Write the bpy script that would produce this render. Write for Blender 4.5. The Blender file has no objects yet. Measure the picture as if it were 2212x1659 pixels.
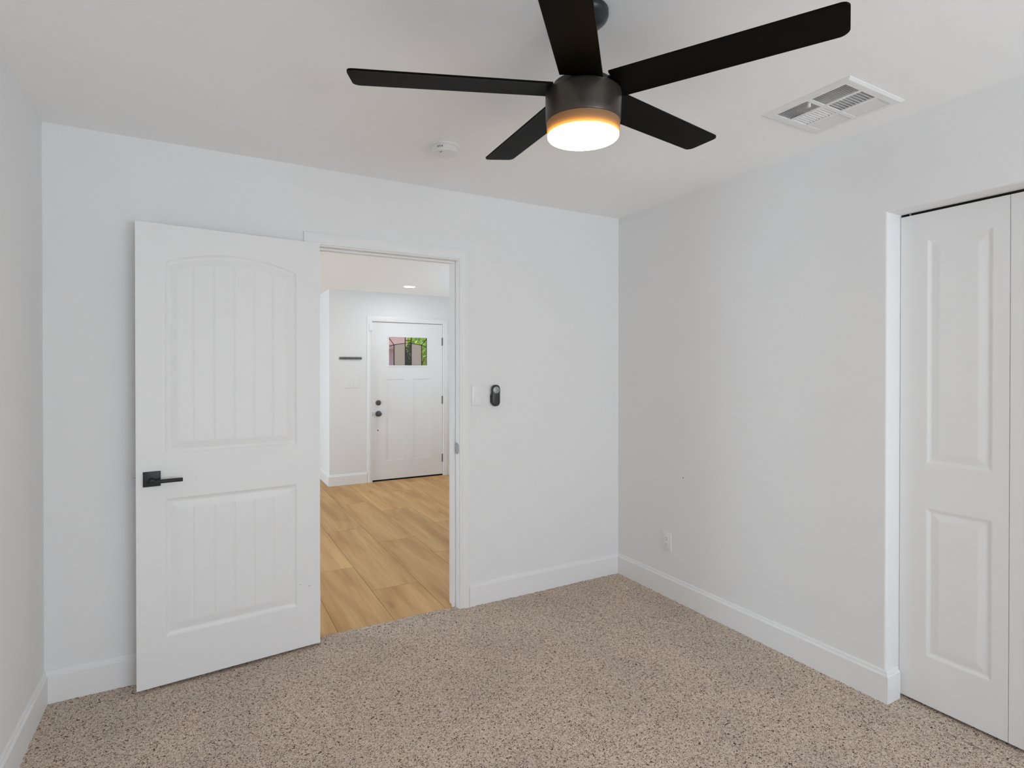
import bpy, bmesh, math, random
import numpy as np
from mathutils import Vector, Matrix

random.seed(7)
rng = np.random.default_rng(7)
SC = bpy.context.scene
COL = SC.collection
PI = math.pi

# ------------------------------------------------------------------ camera
cam_d = bpy.data.cameras.new('camera')
cam_d.sensor_fit = 'HORIZONTAL'
cam_d.sensor_width = 36.0
cam_d.lens = 1203.4 / 2212 * 36.0
cam_d.shift_y = -26.82 / 2212
cam_d.clip_start = 0.02
cam_d.clip_end = 200
cam = bpy.data.objects.new('camera', cam_d)
COL.objects.link(cam)
cam.location = (-2.5215, -2.9992, 1.4074)
cam.rotation_euler = (PI/2 - 0.00538, 0.0, -0.51037)
SC.camera = cam

# ------------------------------------------------------------------ world, sun, daylight, exposure
world = bpy.data.worlds.new('world')
SC.world = world
world.use_nodes = True
wn = world.node_tree.nodes
wl = world.node_tree.links
wn.clear()
w_out = wn.new('ShaderNodeOutputWorld')
w_bg = wn.new('ShaderNodeBackground')
w_sky = wn.new('ShaderNodeTexSky')
w_sky.sky_type = 'NISHITA'
w_sky.sun_disc = False
w_sky.sun_elevation = math.radians(67)
w_sky.sun_rotation = math.radians(157)
w_bg.inputs['Strength'].default_value = 0.30
wl.new(w_sky.outputs[0], w_bg.inputs['Color'])
wl.new(w_bg.outputs[0], w_out.inputs['Surface'])

sun_d = bpy.data.lights.new('sun', 'SUN')
sun_d.energy = 8.0
sun_d.angle = math.radians(1.0)
sun_d.color = (1.0, 0.95, 0.86)
sun = bpy.data.objects.new('sun', sun_d)
COL.objects.link(sun)
sun.location = (6, 6, 8)
sun.rotation_euler = Vector((0.15, -0.35, 0.92)).to_track_quat('Z', 'Y').to_euler()


def area_light(name, loc, direction, sx, sy, power, color=(1, 1, 1)):
    d = bpy.data.lights.new(name, 'AREA')
    d.shape = 'RECTANGLE'
    d.size, d.size_y = sx, sy
    d.energy = power
    d.color = color
    o = bpy.data.objects.new(name, d)
    COL.objects.link(o)
    o.location = loc
    o.rotation_euler = Vector(direction).to_track_quat('-Z', 'Z').to_euler()
    return o


# daylight coming in through the bedroom window (behind the camera) and the living room window
area_light('bedroom_window_daylight', (-1.10, -5.84, 1.20), (0, 1, 0.85), 2.0, 1.7, 165, (0.82, 0.91, 1.0))
area_light('living_window_daylight', (-5.22, 3.0, 1.30), (1, 0, 0.6), 3.2, 1.7, 215, (0.66, 0.84, 1.0))
area_light('added_hall_fill_light', (1.14, 1.9, 1.30), (-1, 0.1, 1.1), 1.7, 1.3, 40, (0.58, 0.80, 1.0))  # fill lamp behind an added, unseen window, to neutralise the warm hall

vs = SC.view_settings
SC.display_settings.display_device = 'sRGB'
vs.view_transform = 'Standard'
vs.look = 'None'
vs.gamma = 1.0
vs.use_curve_mapping = False
vs.exposure = -0.74
SC.cycles.max_bounces = 14
SC.cycles.diffuse_bounces = 10
SC.cycles.transparent_max_bounces = 12
SC.cycles.caustics_reflective = False
SC.cycles.caustics_refractive = False
SC.cycles.use_denoising = True
SC.cycles.sample_clamp_indirect = 4.0


# ------------------------------------------------------------------ materials
def srgb(r, g, b):
    def f(c):
        c /= 255.0
        return c / 12.92 if c <= 0.04045 else ((c + 0.055) / 1.055) ** 2.4
    return (f(r), f(g), f(b), 1.0)


def new_mat(name):
    m = bpy.data.materials.new(name)
    m.use_nodes = True
    nt = m.node_tree
    b = nt.nodes['Principled BSDF']
    return m, nt, b


def plain(name, col, rough=0.5, metal=0.0, spec=0.5, bump=None):
    m, nt, b = new_mat(name)
    b.inputs['Base Color'].default_value = col
    b.inputs['Roughness'].default_value = rough
    b.inputs['Metallic'].default_value = metal
    b.inputs['Specular IOR Level'].default_value = spec
    if bump:
        scale, strength, dist = bump
        tc = nt.nodes.new('ShaderNodeTexCoord')
        n = nt.nodes.new('ShaderNodeTexNoise')
        n.inputs['Scale'].default_value = scale
        n.inputs['Detail'].default_value = 3
        bp = nt.nodes.new('ShaderNodeBump')
        bp.inputs['Strength'].default_value = strength
        bp.inputs['Distance'].default_value = dist
        nt.links.new(tc.outputs['Object'], n.inputs['Vector'])
        nt.links.new(n.outputs['Fac'], bp.inputs['Height'])
        nt.links.new(bp.outputs['Normal'], b.inputs['Normal'])
    return m


M = {}
M['wall'] = plain('wall_paint', (0.82, 0.82, 0.82, 1), 0.85, 0, 0.2, (45, 0.12, 0.004))
M['ceiling'] = plain('ceiling_paint', (0.92, 0.92, 0.92, 1), 0.9, 0, 0.2, (40, 0.15, 0.005))
M['trim'] = plain('trim_paint', (0.84, 0.84, 0.84, 1), 0.45, 0, 0.4, (30, 0.03, 0.002))
M['door'] = plain('door_paint', (0.835, 0.835, 0.835, 1), 0.45, 0, 0.4, (60, 0.03, 0.001))
M['plastic'] = plain('white_plastic', (0.82, 0.82, 0.82, 1), 0.35, 0, 0.5, (80, 0.02, 0.001))
M['slot'] = plain('outlet_slot', (0.05, 0.05, 0.05, 1), 0.6, 0, 0.3, (80, 0.02, 0.001))
M['black_metal'] = plain('matte_black_metal', (0.022, 0.022, 0.023, 1), 0.45, 0.3, 0.5, (300, 0.05, 0.0005))
M['hinge'] = plain('dark_hinge_metal', (0.085, 0.085, 0.085, 1), 0.4, 0.3, 0.5, (300, 0.05, 0.0005))
M['steel'] = plain('brushed_nickel', (0.34, 0.34, 0.35, 1), 0.35, 1.0, 0.5, (200, 0.05, 0.0005))
M['fan'] = plain('fan_bronze_black', (0.062, 0.051, 0.041, 1), 0.34, 0.5, 0.5, (260, 0.04, 0.0004))
M['canopy'] = plain('fan_canopy_black', (0.030, 0.030, 0.031, 1), 0.32, 0.4, 0.5, (260, 0.04, 0.0004))
M['blade'] = plain('fan_blade_black', (0.0032, 0.0026, 0.0014, 1), 0.5, 0, 0.05, (120, 0.03, 0.0004))
M['ring'] = plain('light_ring_bronze', (0.17, 0.145, 0.115, 1), 0.5, 0.0, 0.3, (260, 0.04, 0.0004))
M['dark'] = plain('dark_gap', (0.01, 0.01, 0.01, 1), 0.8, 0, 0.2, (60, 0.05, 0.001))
M['duct'] = plain('duct_metal', (0.80, 0.80, 0.80, 1), 0.6, 0.2, 0.4, (60, 0.05, 0.001))
M['rubber'] = plain('black_plastic', (0.03, 0.03, 0.031, 1), 0.4, 0, 0.5, (150, 0.03, 0.0005))
M['silver'] = plain('silver_pad', (0.40, 0.40, 0.40, 1), 0.4, 0.3, 0.5, (150, 0.03, 0.0005))
M['mark'] = plain('grey_marking', (0.12, 0.12, 0.12, 1), 0.6, 0, 0.3, (150, 0.03, 0.0005))
M['rail'] = plain('dark_grey_rail', (0.13, 0.13, 0.125, 1), 0.5, 0.2, 0.4, (150, 0.05, 0.0005))
M['lead'] = plain('lead_came', (0.025, 0.02, 0.02, 1), 0.5, 0.4, 0.4, (150, 0.05, 0.0005))
M['stucco'] = plain('mauve_stucco', srgb(205, 186, 198), 0.95, 0, 0.1, (30, 0.6, 0.02))
M['rooftile'] = plain('clay_roof_tile', srgb(158, 132, 126), 0.9, 0, 0.1, (12, 0.5, 0.05))
M['ground'] = plain('pale_gravel', srgb(190, 176, 158), 0.95, 0, 0.1, (40, 0.6, 0.02))
M['bark'] = plain('tree_bark', srgb(98, 78, 58), 0.95, 0, 0.1, (30, 0.7, 0.02))


def carpet_mat():
    m, nt, b = new_mat('taupe_frieze_carpet')
    N, L = nt.nodes, nt.links
    tc = N.new('ShaderNodeTexCoord')
    # yarn flecks, with the shade between tufts put into their dark colour
    n1 = N.new('ShaderNodeTexNoise'); n1.inputs['Scale'].default_value = 138; n1.inputs['Detail'].default_value = 2.5
    n1.inputs['Roughness'].default_value = 0.55; n1.inputs['Distortion'].default_value = 1.6
    n2 = N.new('ShaderNodeTexNoise'); n2.inputs['Scale'].default_value = 260; n2.inputs['Detail'].default_value = 2
    n3 = N.new('ShaderNodeTexNoise'); n3.inputs['Scale'].default_value = 2.2; n3.inputs['Detail'].default_value = 3
    for n in (n1, n2, n3):
        L.new(tc.outputs['Object'], n.inputs['Vector'])
    r1 = N.new('ShaderNodeValToRGB')
    e = r1.color_ramp.elements
    e[0].position = 0.36; e[0].color = srgb(72, 54, 41)
    e[1].position = 0.48; e[1].color = srgb(224, 207, 190)
    e2 = r1.color_ramp.elements.new(0.43); e2.color = srgb(168, 146, 127)
    e3 = r1.color_ramp.elements.new(0.70); e3.color = srgb(236, 222, 208)
    L.new(n1.outputs['Fac'], r1.inputs['Fac'])
    r2 = N.new('ShaderNodeValToRGB')
    f = r2.color_ramp.elements
    f[0].position = 0.3; f[0].color = (0.72, 0.72, 0.72, 1)
    f[1].position = 0.7; f[1].color = (1.12, 1.12, 1.12, 1)
    L.new(n2.outputs['Fac'], r2.inputs['Fac'])
    mx = N.new('ShaderNodeMix'); mx.data_type = 'RGBA'; mx.blend_type = 'MULTIPLY'
    mx.inputs[0].default_value = 1.0
    L.new(r1.outputs['Color'], mx.inputs[6]); L.new(r2.outputs['Color'], mx.inputs[7])
    # slow random tone variation of the pile
    r3 = N.new('ShaderNodeValToRGB')
    g = r3.color_ramp.elements
    g[0].position = 0.35; g[0].color = (0.93, 0.93, 0.94, 1)
    g[1].position = 0.65; g[1].color = (1.05, 1.04, 1.02, 1)
    L.new(n3.outputs['Fac'], r3.inputs['Fac'])
    mx2 = N.new('ShaderNodeMix'); mx2.data_type = 'RGBA'; mx2.blend_type = 'MULTIPLY'
    mx2.inputs[0].default_value = 1.0
    L.new(mx.outputs[2], mx2.inputs[6]); L.new(r3.outputs['Color'], mx2.inputs[7])
    L.new(mx2.outputs[2], b.inputs['Base Color'])
    bp = N.new('ShaderNodeBump'); bp.inputs['Strength'].default_value = 0.7; bp.inputs['Distance'].default_value = 0.006
    L.new(n1.outputs['Fac'], bp.inputs['Height'])
    L.new(bp.outputs['Normal'], b.inputs['Normal'])
    b.inputs['Roughness'].default_value = 1.0
    b.inputs['Specular IOR Level'].default_value = 0.05
    return m


def wood_mat():
    m, nt, b = new_mat('oak_look_plank')
    N, L = nt.nodes, nt.links
    tc = N.new('ShaderNodeTexCoord')
    geo = N.new('ShaderNodeNewGeometry')
    # shift the grain per plank
    sc = N.new('ShaderNodeVectorMath'); sc.operation = 'SCALE'
    cmb = N.new('ShaderNodeCombineXYZ')
    for k in range(3):
        L.new(geo.outputs['Random Per Island'], cmb.inputs[k])
    L.new(cmb.outputs[0], sc.inputs[0]); sc.inputs['Scale'].default_value = 37.0
    ad = N.new('ShaderNodeVectorMath'); ad.operation = 'ADD'
    L.new(tc.outputs['Object'], ad.inputs[0]); L.new(sc.outputs[0], ad.inputs[1])
    mp = N.new('ShaderNodeMapping'); mp.inputs['Scale'].default_value = (9.0, 0.8, 1.0)
    L.new(ad.outputs[0], mp.inputs['Vector'])
    n1 = N.new('ShaderNodeTexNoise'); n1.inputs['Scale'].default_value = 1.0; n1.inputs['Detail'].default_value = 5
    n1.inputs['Distortion'].default_value = 0.6
    L.new(mp.outputs[0], n1.inputs['Vector'])
    mp2 = N.new('ShaderNodeMapping'); mp2.inputs['Scale'].default_value = (90.0, 3.0, 1.0)
    L.new(ad.outputs[0], mp2.inputs['Vector'])
    n2 = N.new('ShaderNodeTexNoise'); n2.inputs['Scale'].default_value = 1.0; n2.inputs['Detail'].default_value = 3
    L.new(mp2.outputs[0], n2.inputs['Vector'])
    r1 = N.new('ShaderNodeValToRGB')
    e = r1.color_ramp.elements
    e[0].position = 0.30; e[0].color = srgb(186, 138, 82)
    e[1].position = 0.70; e[1].color = srgb(220, 178, 120)
    L.new(n1.outputs['Fac'], r1.inputs['Fac'])
    r2 = N.new('ShaderNodeValToRGB')
    f = r2.color_ramp.elements
    f[0].position = 0.3; f[0].color = (0.92, 0.90, 0.88, 1)
    f[1].position = 0.65; f[1].color = (1.02, 1.02, 1.02, 1)
    L.new(n2.outputs['Fac'], r2.inputs['Fac'])
    mx = N.new('ShaderNodeMix'); mx.data_type = 'RGBA'; mx.blend_type = 'MULTIPLY'; mx.inputs[0].default_value = 1.0
    L.new(r1.outputs['Color'], mx.inputs[6]); L.new(r2.outputs['Color'], mx.inputs[7])
    vo = N.new('ShaderNodeTexVoronoi'); vo.inputs['Scale'].default_value = 1.0
    mp3 = N.new('ShaderNodeMapping'); mp3.inputs['Scale'].default_value = (4.5, 1.6, 1.0)
    L.new(ad.outputs[0], mp3.inputs['Vector']); L.new(mp3.outputs[0], vo.inputs['Vector'])
    r3 = N.new('ShaderNodeValToRGB')
    k = r3.color_ramp.elements
    k[0].position = 0.02; k[0].color = (0.74, 0.66, 0.56, 1)
    k[1].position = 0.13; k[1].color = (1.0, 1.0, 1.0, 1)
    L.new(vo.outputs['Distance'], r3.inputs['Fac'])
    mk_ = N.new('ShaderNodeMix'); mk_.data_type = 'RGBA'; mk_.blend_type = 'MULTIPLY'; mk_.inputs[0].default_value = 0.8
    L.new(mx.outputs[2], mk_.inputs[6]); L.new(r3.outputs['Color'], mk_.inputs[7])
    # tone of each plank
    hs = N.new('ShaderNodeHueSaturation')
    mr = N.new('ShaderNodeMapRange')
    mr.inputs['To Min'].default_value = 0.90; mr.inputs['To Max'].default_value = 1.06
    L.new(geo.outputs['Random Per Island'], mr.inputs['Value'])
    L.new(mr.outputs[0], hs.inputs['Value'])
    L.new(mk_.outputs[2], hs.inputs['Color'])
    L.new(hs.outputs[0], b.inputs['Base Color'])
    b.inputs['Roughness'].default_value = 0.5
    b.inputs['Specular IOR Level'].default_value = 0.35
    return m


def emit_mat(name, col, strength):
    m = bpy.data.materials.new(name)
    m.use_nodes = True
    nt = m.node_tree
    nt.nodes.clear()
    o = nt.nodes.new('ShaderNodeOutputMaterial')
    e = nt.nodes.new('ShaderNodeEmission')
    e.inputs['Color'].default_value = col
    e.inputs['Strength'].default_value = strength
    nt.links.new(e.outputs[0], o.inputs['Surface'])
    return m


def glass_mat(name, tint, gloss=0.05):
    m = bpy.data.materials.new(name)
    m.use_nodes = True
    nt = m.node_tree
    nt.nodes.clear()
    o = nt.nodes.new('ShaderNodeOutputMaterial')
    t = nt.nodes.new('ShaderNodeBsdfTransparent')
    t.inputs['Color'].default_value = tint
    g = nt.nodes.new('ShaderNodeBsdfGlossy')
    g.inputs['Roughness'].default_value = 0.03
    mx = nt.nodes.new('ShaderNodeMixShader')
    mx.inputs[0].default_value = gloss
    nt.links.new(t.outputs[0], mx.inputs[1])
    nt.links.new(g.outputs[0], mx.inputs[2])
    nt.links.new(mx.outputs[0], o.inputs['Surface'])
    return m


def frosted_mat(name, col):
    m = bpy.data.materials.new(name)
    m.use_nodes = True
    nt = m.node_tree
    nt.nodes.clear()
    o = nt.nodes.new('ShaderNodeOutputMaterial')
    t = nt.nodes.new('ShaderNodeBsdfTranslucent')
    t.inputs['Color'].default_value = col
    d = nt.nodes.new('ShaderNodeBsdfDiffuse')
    d.inputs['Color'].default_value = col
    n = nt.nodes.new('ShaderNodeTexNoise')
    n.inputs['Scale'].default_value = 200
    bp = nt.nodes.new('ShaderNodeBump')
    bp.inputs['Strength'].default_value = 0.2
    nt.links.new(n.outputs['Fac'], bp.inputs['Height'])
    nt.links.new(bp.outputs[0], d.inputs['Normal'])
    mx = nt.nodes.new('ShaderNodeMixShader')
    mx.inputs[0].default_value = 0.35
    nt.links.new(t.outputs[0], mx.inputs[1])
    nt.links.new(d.outputs[0], mx.inputs[2])
    nt.links.new(mx.outputs[0], o.inputs['Surface'])
    return m


def leaf_mat(name, c0, c1):
    m, nt, b = new_mat(name)
    N, L = nt.nodes, nt.links
    geo = N.new('ShaderNodeNewGeometry')
    r = N.new('ShaderNodeValToRGB')
    r.color_ramp.elements[0].color = c0
    r.color_ramp.elements[1].color = c1
    L.new(geo.outputs['Random Per Island'], r.inputs['Fac'])
    t = N.new('ShaderNodeBsdfTranslucent')
    mx = N.new('ShaderNodeMixShader'); mx.inputs[0].default_value = 0.45
    L.new(r.outputs['Color'], b.inputs['Base Color']); L.new(r.outputs['Color'], t.inputs['Color'])
    b.inputs['Roughness'].default_value = 0.5
    out = N['Material Output']
    L.new(b.outputs[0], mx.inputs[1]); L.new(t.outputs[0], mx.inputs[2])
    L.new(mx.outputs[0], out.inputs['Surface'])
    return m


def ring_mat():
    m, nt, b = new_mat('bronze_ring_lens_bloom')
    b.inputs['Base Color'].default_value = (0.15, 0.125, 0.095, 1)
    b.inputs['Roughness'].default_value = 0.5
    b.inputs['Specular IOR Level'].default_value = 0.3
    t = nt.nodes.new('ShaderNodeBsdfTranslucent')
    t.inputs['Color'].default_value = (0.95, 0.55, 0.14, 1)  # amber translucency imitates lens bloom around the lamp
    mx = nt.nodes.new('ShaderNodeMixShader')
    mx.inputs[0].default_value = 0.25
    nt.links.new(b.outputs[0], mx.inputs[1])
    nt.links.new(t.outputs[0], mx.inputs[2])
    nt.links.new(mx.outputs[0], nt.nodes['Material Output'].inputs['Surface'])
    return m


M['ring'] = ring_mat()
M['carpet'] = carpet_mat()
M['wood'] = wood_mat()
M['lamp'] = emit_mat('fan_lamp_glow', (1.0, 0.62, 0.24, 1), 24.0)
M['can'] = emit_mat('recessed_lamp_glow', (1.0, 0.97, 0.93, 1), 12.0)
M['glass'] = glass_mat('clear_glass', (0.97, 0.97, 0.97, 1))
M['mauve_glass'] = glass_mat('clear_lite_glass', (0.95, 0.93, 0.95, 1))
M['frost'] = frosted_mat('frosted_beige_glass', srgb(222, 216, 210))
M['leaf'] = leaf_mat('bright_leaf', srgb(124, 184, 30), srgb(228, 250, 84))
M['leaf_dark'] = leaf_mat('dark_leaf', srgb(46, 62, 34), srgb(100, 118, 72))


# ------------------------------------------------------------------ mesh helpers
def obj(name, bm, mat, parent=None, smooth=False):
    me = bpy.data.meshes.new(name)
    bmesh.ops.recalc_face_normals(bm, faces=bm.faces[:])
    bm.to_mesh(me)
    bm.free()
    if mat is not None:
        for mm in (mat if isinstance(mat, (list, tuple)) else [mat]):
            me.materials.append(mm)
    o = bpy.data.objects.new(name, me)
    COL.objects.link(o)
    if parent is not None:
        o.parent = parent
        o.matrix_parent_inverse = Matrix.Identity(4)
        o.location = (0, 0, 0)
    if smooth:
        me.polygons.foreach_set('use_smooth', [True] * len(me.polygons))
        if smooth is not True:
            try:
                me.set_sharp_from_angle(angle=math.radians(smooth))
            except Exception:
                pass
    return o


def root(name, label, cat, loc=(0, 0, 0), rotz=0.0, group=None, kind=None):
    o = bpy.data.objects.new(name, None)
    o.empty_display_size = 0.05
    COL.objects.link(o)
    o.location = loc
    o.rotation_euler = (0, 0, rotz)
    tag(o, label, cat, group, kind)
    return o


def tag(o, label, cat, group=None, kind=None):
    o['label'] = label
    o['category'] = cat
    if group:
        o['group'] = group
    if kind:
        o['kind'] = kind
    return o


def struct(o, label, cat):
    return tag(o, label, cat, kind='structure')


def add_box(bm, x0, x1, y0, y1, z0, z1, bevel=0.0, seg=2):
    xs, ys, zs = sorted((x0, x1)), sorted((y0, y1)), sorted((z0, z1))
    v = [bm.verts.new((x, y, z)) for z in zs for y in ys for x in xs]
    idx = [(0, 2, 3, 1), (4, 5, 7, 6), (0, 1, 5, 4), (2, 6, 7, 3), (0, 4, 6, 2), (1, 3, 7, 5)]
    fs = [bm.faces.new([v[i] for i in f]) for f in idx]
    if bevel > 0:
        es = list({e for f in fs for e in f.edges})
        bmesh.ops.bevel(bm, geom=es, offset=bevel, segments=seg, profile=0.5, affect='EDGES')
    return v


def box_obj(name, dims, mat, parent=None, bevel=0.0, seg=2):
    bm = bmesh.new()
    add_box(bm, *dims, bevel=bevel, seg=seg)
    return obj(name, bm, mat, parent, smooth=35 if bevel else False)


def add_lathe(bm, profile, center=(0, 0, 0), seg=48, axis='z', mtx=None, cap0=True, cap1=True):
    """profile: list of (r, h); revolves about the axis."""
    rings = []
    for r, h in profile:
        ring = []
        for k in range(seg):
            a = 2 * PI * k / seg
            if axis == 'z':
                p = Vector((r * math.cos(a), r * math.sin(a), h))
            elif axis == 'y':
                p = Vector((r * math.cos(a), h, r * math.sin(a)))
            else:
                p = Vector((h, r * math.cos(a), r * math.sin(a)))
            if mtx is not None:
                p = mtx @ p
            ring.append(bm.verts.new(p + Vector(center)))
        rings.append(ring)
    for a, b in zip(rings[:-1], rings[1:]):
        for k in range(seg):
            bm.faces.new((a[k], a[(k + 1) % seg], b[(k + 1) % seg], b[k]))
    if cap0:
        bm.faces.new(rings[0])
    if cap1:
        bm.faces.new(rings[-1])


def add_prism(bm, poly, a, b, u, w):
    """closed 2-D polygon (p,q) swept from point a to b; p runs along u, q along w."""
    a, b, u, w = Vector(a), Vector(b), Vector(u), Vector(w)
    r0 = [bm.verts.new(a + u * p + w * q) for p, q in poly]
    r1 = [bm.verts.new(b + u * p + w * q) for p, q in poly]
    n = len(poly)
    for k in range(n):
        bm.faces.new((r0[k], r0[(k + 1) % n], r1[(k + 1) % n], r1[k]))
    bm.faces.new(r0)
    bm.faces.new(r1)


def sweep_mitre(bm, poly, pts, normals_in, up):
    """profile swept along a polyline with mitred corners. poly (p,q): p along the local side
    vector, q along 'up' (constant, the wall normal)."""
    up = Vector(up)
    rings = []
    for k, P in enumerate(pts):
        s = Vector(normals_in[k])
        rings.append([bm.verts.new(Vector(P) + s * p + up * q) for p, q in poly])
    n = len(poly)
    for r0, r1 in zip(rings[:-1], rings[1:]):
        for k in range(n):
            bm.faces.new((r0[k], r0[(k + 1) % n], r1[(k + 1) % n], r1[k]))
    bm.faces.new(rings[0])
    bm.faces.new(rings[-1])


# ------------------------------------------------------------------ sizes
H = 2.44
XL = -3.097          # left wall
YF = -5.60           # wall behind the camera
WT = 0.13            # wall between bedroom and hall
DX0, DX1 = -1.992, -1.204   # bedroom doorway
DH = 2.040
CY0, CY1 = -1.725, -2.475   # closet opening
CH = 2.064
ZW = -0.012          # hall floor
YH = 3.924           # hall wall with the front door
HC = 2.366           # hall ceiling
FX0, FX1 = -0.645, 0.300    # front door opening
FZ = 1.996

# ------------------------------------------------------------------ floor: carpet, with a real uneven pile surface
def carpet():
    step = 0.011
    xs = np.arange(XL - 0.01, 0.012, step)
    ys = np.arange(YF - 0.01, 0.012, step)
    nx, ny = len(xs), len(ys)
    X, Y = np.meshgrid(xs, ys, indexing='ij')
    Z = rng.uniform(-0.004, 0.002, X.shape)
    Zs = (Z + np.roll(Z, 1, 0) + np.roll(Z, 1, 1) + np.roll(Z, -1, 0)) / 4
    Z = 0.45 * Z + 0.9 * Zs
    X = X + rng.uniform(-0.003, 0.003, X.shape)
    Y = Y + rng.uniform(-0.003, 0.003, X.shape)
    verts = np.stack([X.ravel(), Y.ravel(), Z.ravel()], 1)
    i = np.arange(nx - 1)[:, None] * ny + np.arange(ny - 1)[None, :]
    i = i.ravel()
    faces = np.stack([i, i + ny, i + ny + 1, i + 1], 1)
    # tongue of carpet running into the doorway
    xt = np.arange(DX0 + 0.002, DX1, 0.009)
    yt = np.arange(0.004, 0.056, 0.009)
    XT, YT = np.meshgrid(xt, yt, indexing='ij')
    ZT = rng.uniform(-0.004, 0.001, XT.shape)
    ZT[:, -1] = -0.012
    YT[:, -1] += rng.uniform(-0.004, 0.004, len(xt))
    base = len(verts)
    verts = np.concatenate([verts, np.stack([XT.ravel(), YT.ravel(), ZT.ravel()], 1)])
    mx, my = XT.shape
    j = (np.arange(mx - 1)[:, None] * my + np.arange(my - 1)[None, :]).ravel() + base
    faces = np.concatenate([faces, np.stack([j, j + my, j + my + 1, j + 1], 1)])
    # carpet inside the closet
    base = len(verts)
    cl = np.array([[-0.004, CY0 + 0.0, 0], [0.66, CY0, 0], [0.66, CY1, 0], [-0.004, CY1, 0]])
    verts = np.concatenate([verts, cl])
    faces = np.concatenate([faces, [[base, base + 3, base + 2, base + 1]]])
    me = bpy.data.meshes.new('floor')
    me.from_pydata(verts.tolist(), [], faces.tolist())
    me.materials.append(M['carpet'])
    me.polygons.foreach_set('use_smooth', [True] * len(me.polygons))
    me.update()
    o = bpy.data.objects.new('floor', me)
    COL.objects.link(o)
    return struct(o, 'taupe and brown flecked frieze carpet, tuft shade put into its colour, covering the bedroom floor', 'carpet')


carpet()
o = box_obj('floor_slab', (XL - 0.15, 0.9, YF - 0.15, 0.0, -0.16, -0.02), M['ground'])
struct(o, 'concrete slab under the bedroom carpet', 'floor')


# hall floor: long wide planks, each an island with its own tone
def hall_floor():
    bm = bmesh.new()
    W_, Lp = 0.310, 1.435
    offs = {0: 1.025, 1: 0.537, 2: 0.06, 3: 1.04, 4: 0.40, 5: 0.85}
    x = -1.878 - W_ * 11
    k = -11
    while x < 1.0:
        y0 = 0.0
        st = offs.get(k, (k * 0.61) % Lp) if k >= 0 else (k * 0.47) % Lp
        y = st - Lp * 2
        while y < 6.2:
            a, b = max(y, 0.02), min(y + Lp, 6.2)
            xa, xb = max(x, -5.1), min(x + W_, 1.0)
            if b - a > 0.01 and xb - xa > 0.01:
                g = 0.0012
                v = [bm.verts.new(p) for p in ((xa + g, a + g, ZW), (xb - g, a + g, ZW), (xb - g, b - g, ZW), (xa + g, b - g, ZW))]
                w = [bm.verts.new(p) for p in ((xa + g, a + g, ZW - 0.006), (xb - g, a + g, ZW - 0.006), (xb - g, b - g, ZW - 0.006), (xa + g, b - g, ZW - 0.006))]
                bm.faces.new(v)
                for q in range(4):
                    bm.faces.new((v[q], w[q], w[(q + 1) % 4], v[(q + 1) % 4]))
            y += Lp
        x += W_
        k += 1
    o = obj('floor_planks', bm, M['wood'])
    return struct(o, 'light oak coloured plank floor seen through the open doorway', 'wood floor')


hall_floor()
grout = plain('plank_joint', srgb(120, 92, 62), 0.9, 0, 0.1, (60, 0.1, 0.001))
o = box_obj('floor_underlay', (-5.2, 1.05, 0.02, 6.3, -0.16, ZW - 0.003), grout)
struct(o, 'brown grout and underlay between the hall planks', 'floor')

# ------------------------------------------------------------------ bedroom walls and ceiling
bm = bmesh.new()
add_box(bm, XL - 0.12, DX0 - 0.016, 0, WT, -0.1, H + 0.1)
add_box(bm, DX1 + 0.016, 0.12, 0, WT, -0.1, H + 0.1)
add_box(bm, DX0 - 0.016, DX1 + 0.016, 0, WT, DH + 0.016, H + 0.1)
struct(obj('wall_back', bm, M['wall']), 'white back wall around the open doorway to the hall', 'wall')

bm = bmesh.new()
add_box(bm, XL - 0.12, XL, YF - 0.15, 0.0, -0.1, H + 0.1)
struct(obj('wall_left', bm, M['wall']), 'plain white wall at the left edge of the picture', 'wall')


def right_wall():
    bm = bmesh.new()
    R_ = 0.009

    def rounded(poly_dims, edges_sel):
        v = add_box(bm, *poly_dims)
        es = [e for e in {e for q in v for e in q.link_edges} if edges_sel(e)]
        bmesh.ops.bevel(bm, geom=es, offset=R_, segments=9, profile=0.5, affect='EDGES')
    # long piece up to the closet, with a bullnose corner at the opening
    rounded((0, 0.12, CY0, 0.0, -0.1, H + 0.1),
            lambda e: all(abs(q.co.x) < 1e-6 and abs(q.co.y - CY0) < 1e-6 for q in e.verts))
    rounded((0, 0.12, YF - 0.15, CY1, -0.1, H + 0.1),
            lambda e: all(abs(q.co.x) < 1e-6 and abs(q.co.y - CY1) < 1e-6 for q in e.verts))
    rounded((-0.0003, 0.12, CY1 - 0.03, CY0 + 0.03, CH, H + 0.1),
            lambda e: all(abs(q.co.x + 0.0003) < 1e-6 and abs(q.co.z - CH) < 1e-6 for q in e.verts))
    return obj('wall_right', bm, M['wall'])


struct(right_wall(), 'white right wall with the closet opening cut into it', 'wall')

# closet box behind the bifold door, its unlit shade put into near-black colour
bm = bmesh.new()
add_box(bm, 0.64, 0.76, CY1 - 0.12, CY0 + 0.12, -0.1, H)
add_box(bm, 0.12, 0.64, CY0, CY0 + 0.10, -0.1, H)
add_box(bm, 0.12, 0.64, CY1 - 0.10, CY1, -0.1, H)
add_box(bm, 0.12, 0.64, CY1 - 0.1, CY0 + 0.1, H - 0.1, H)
struct(obj('wall_closet', bm, M['dark']), 'inside of the closet behind its bifold door, unlit shade put into black walls', 'wall')

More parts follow.
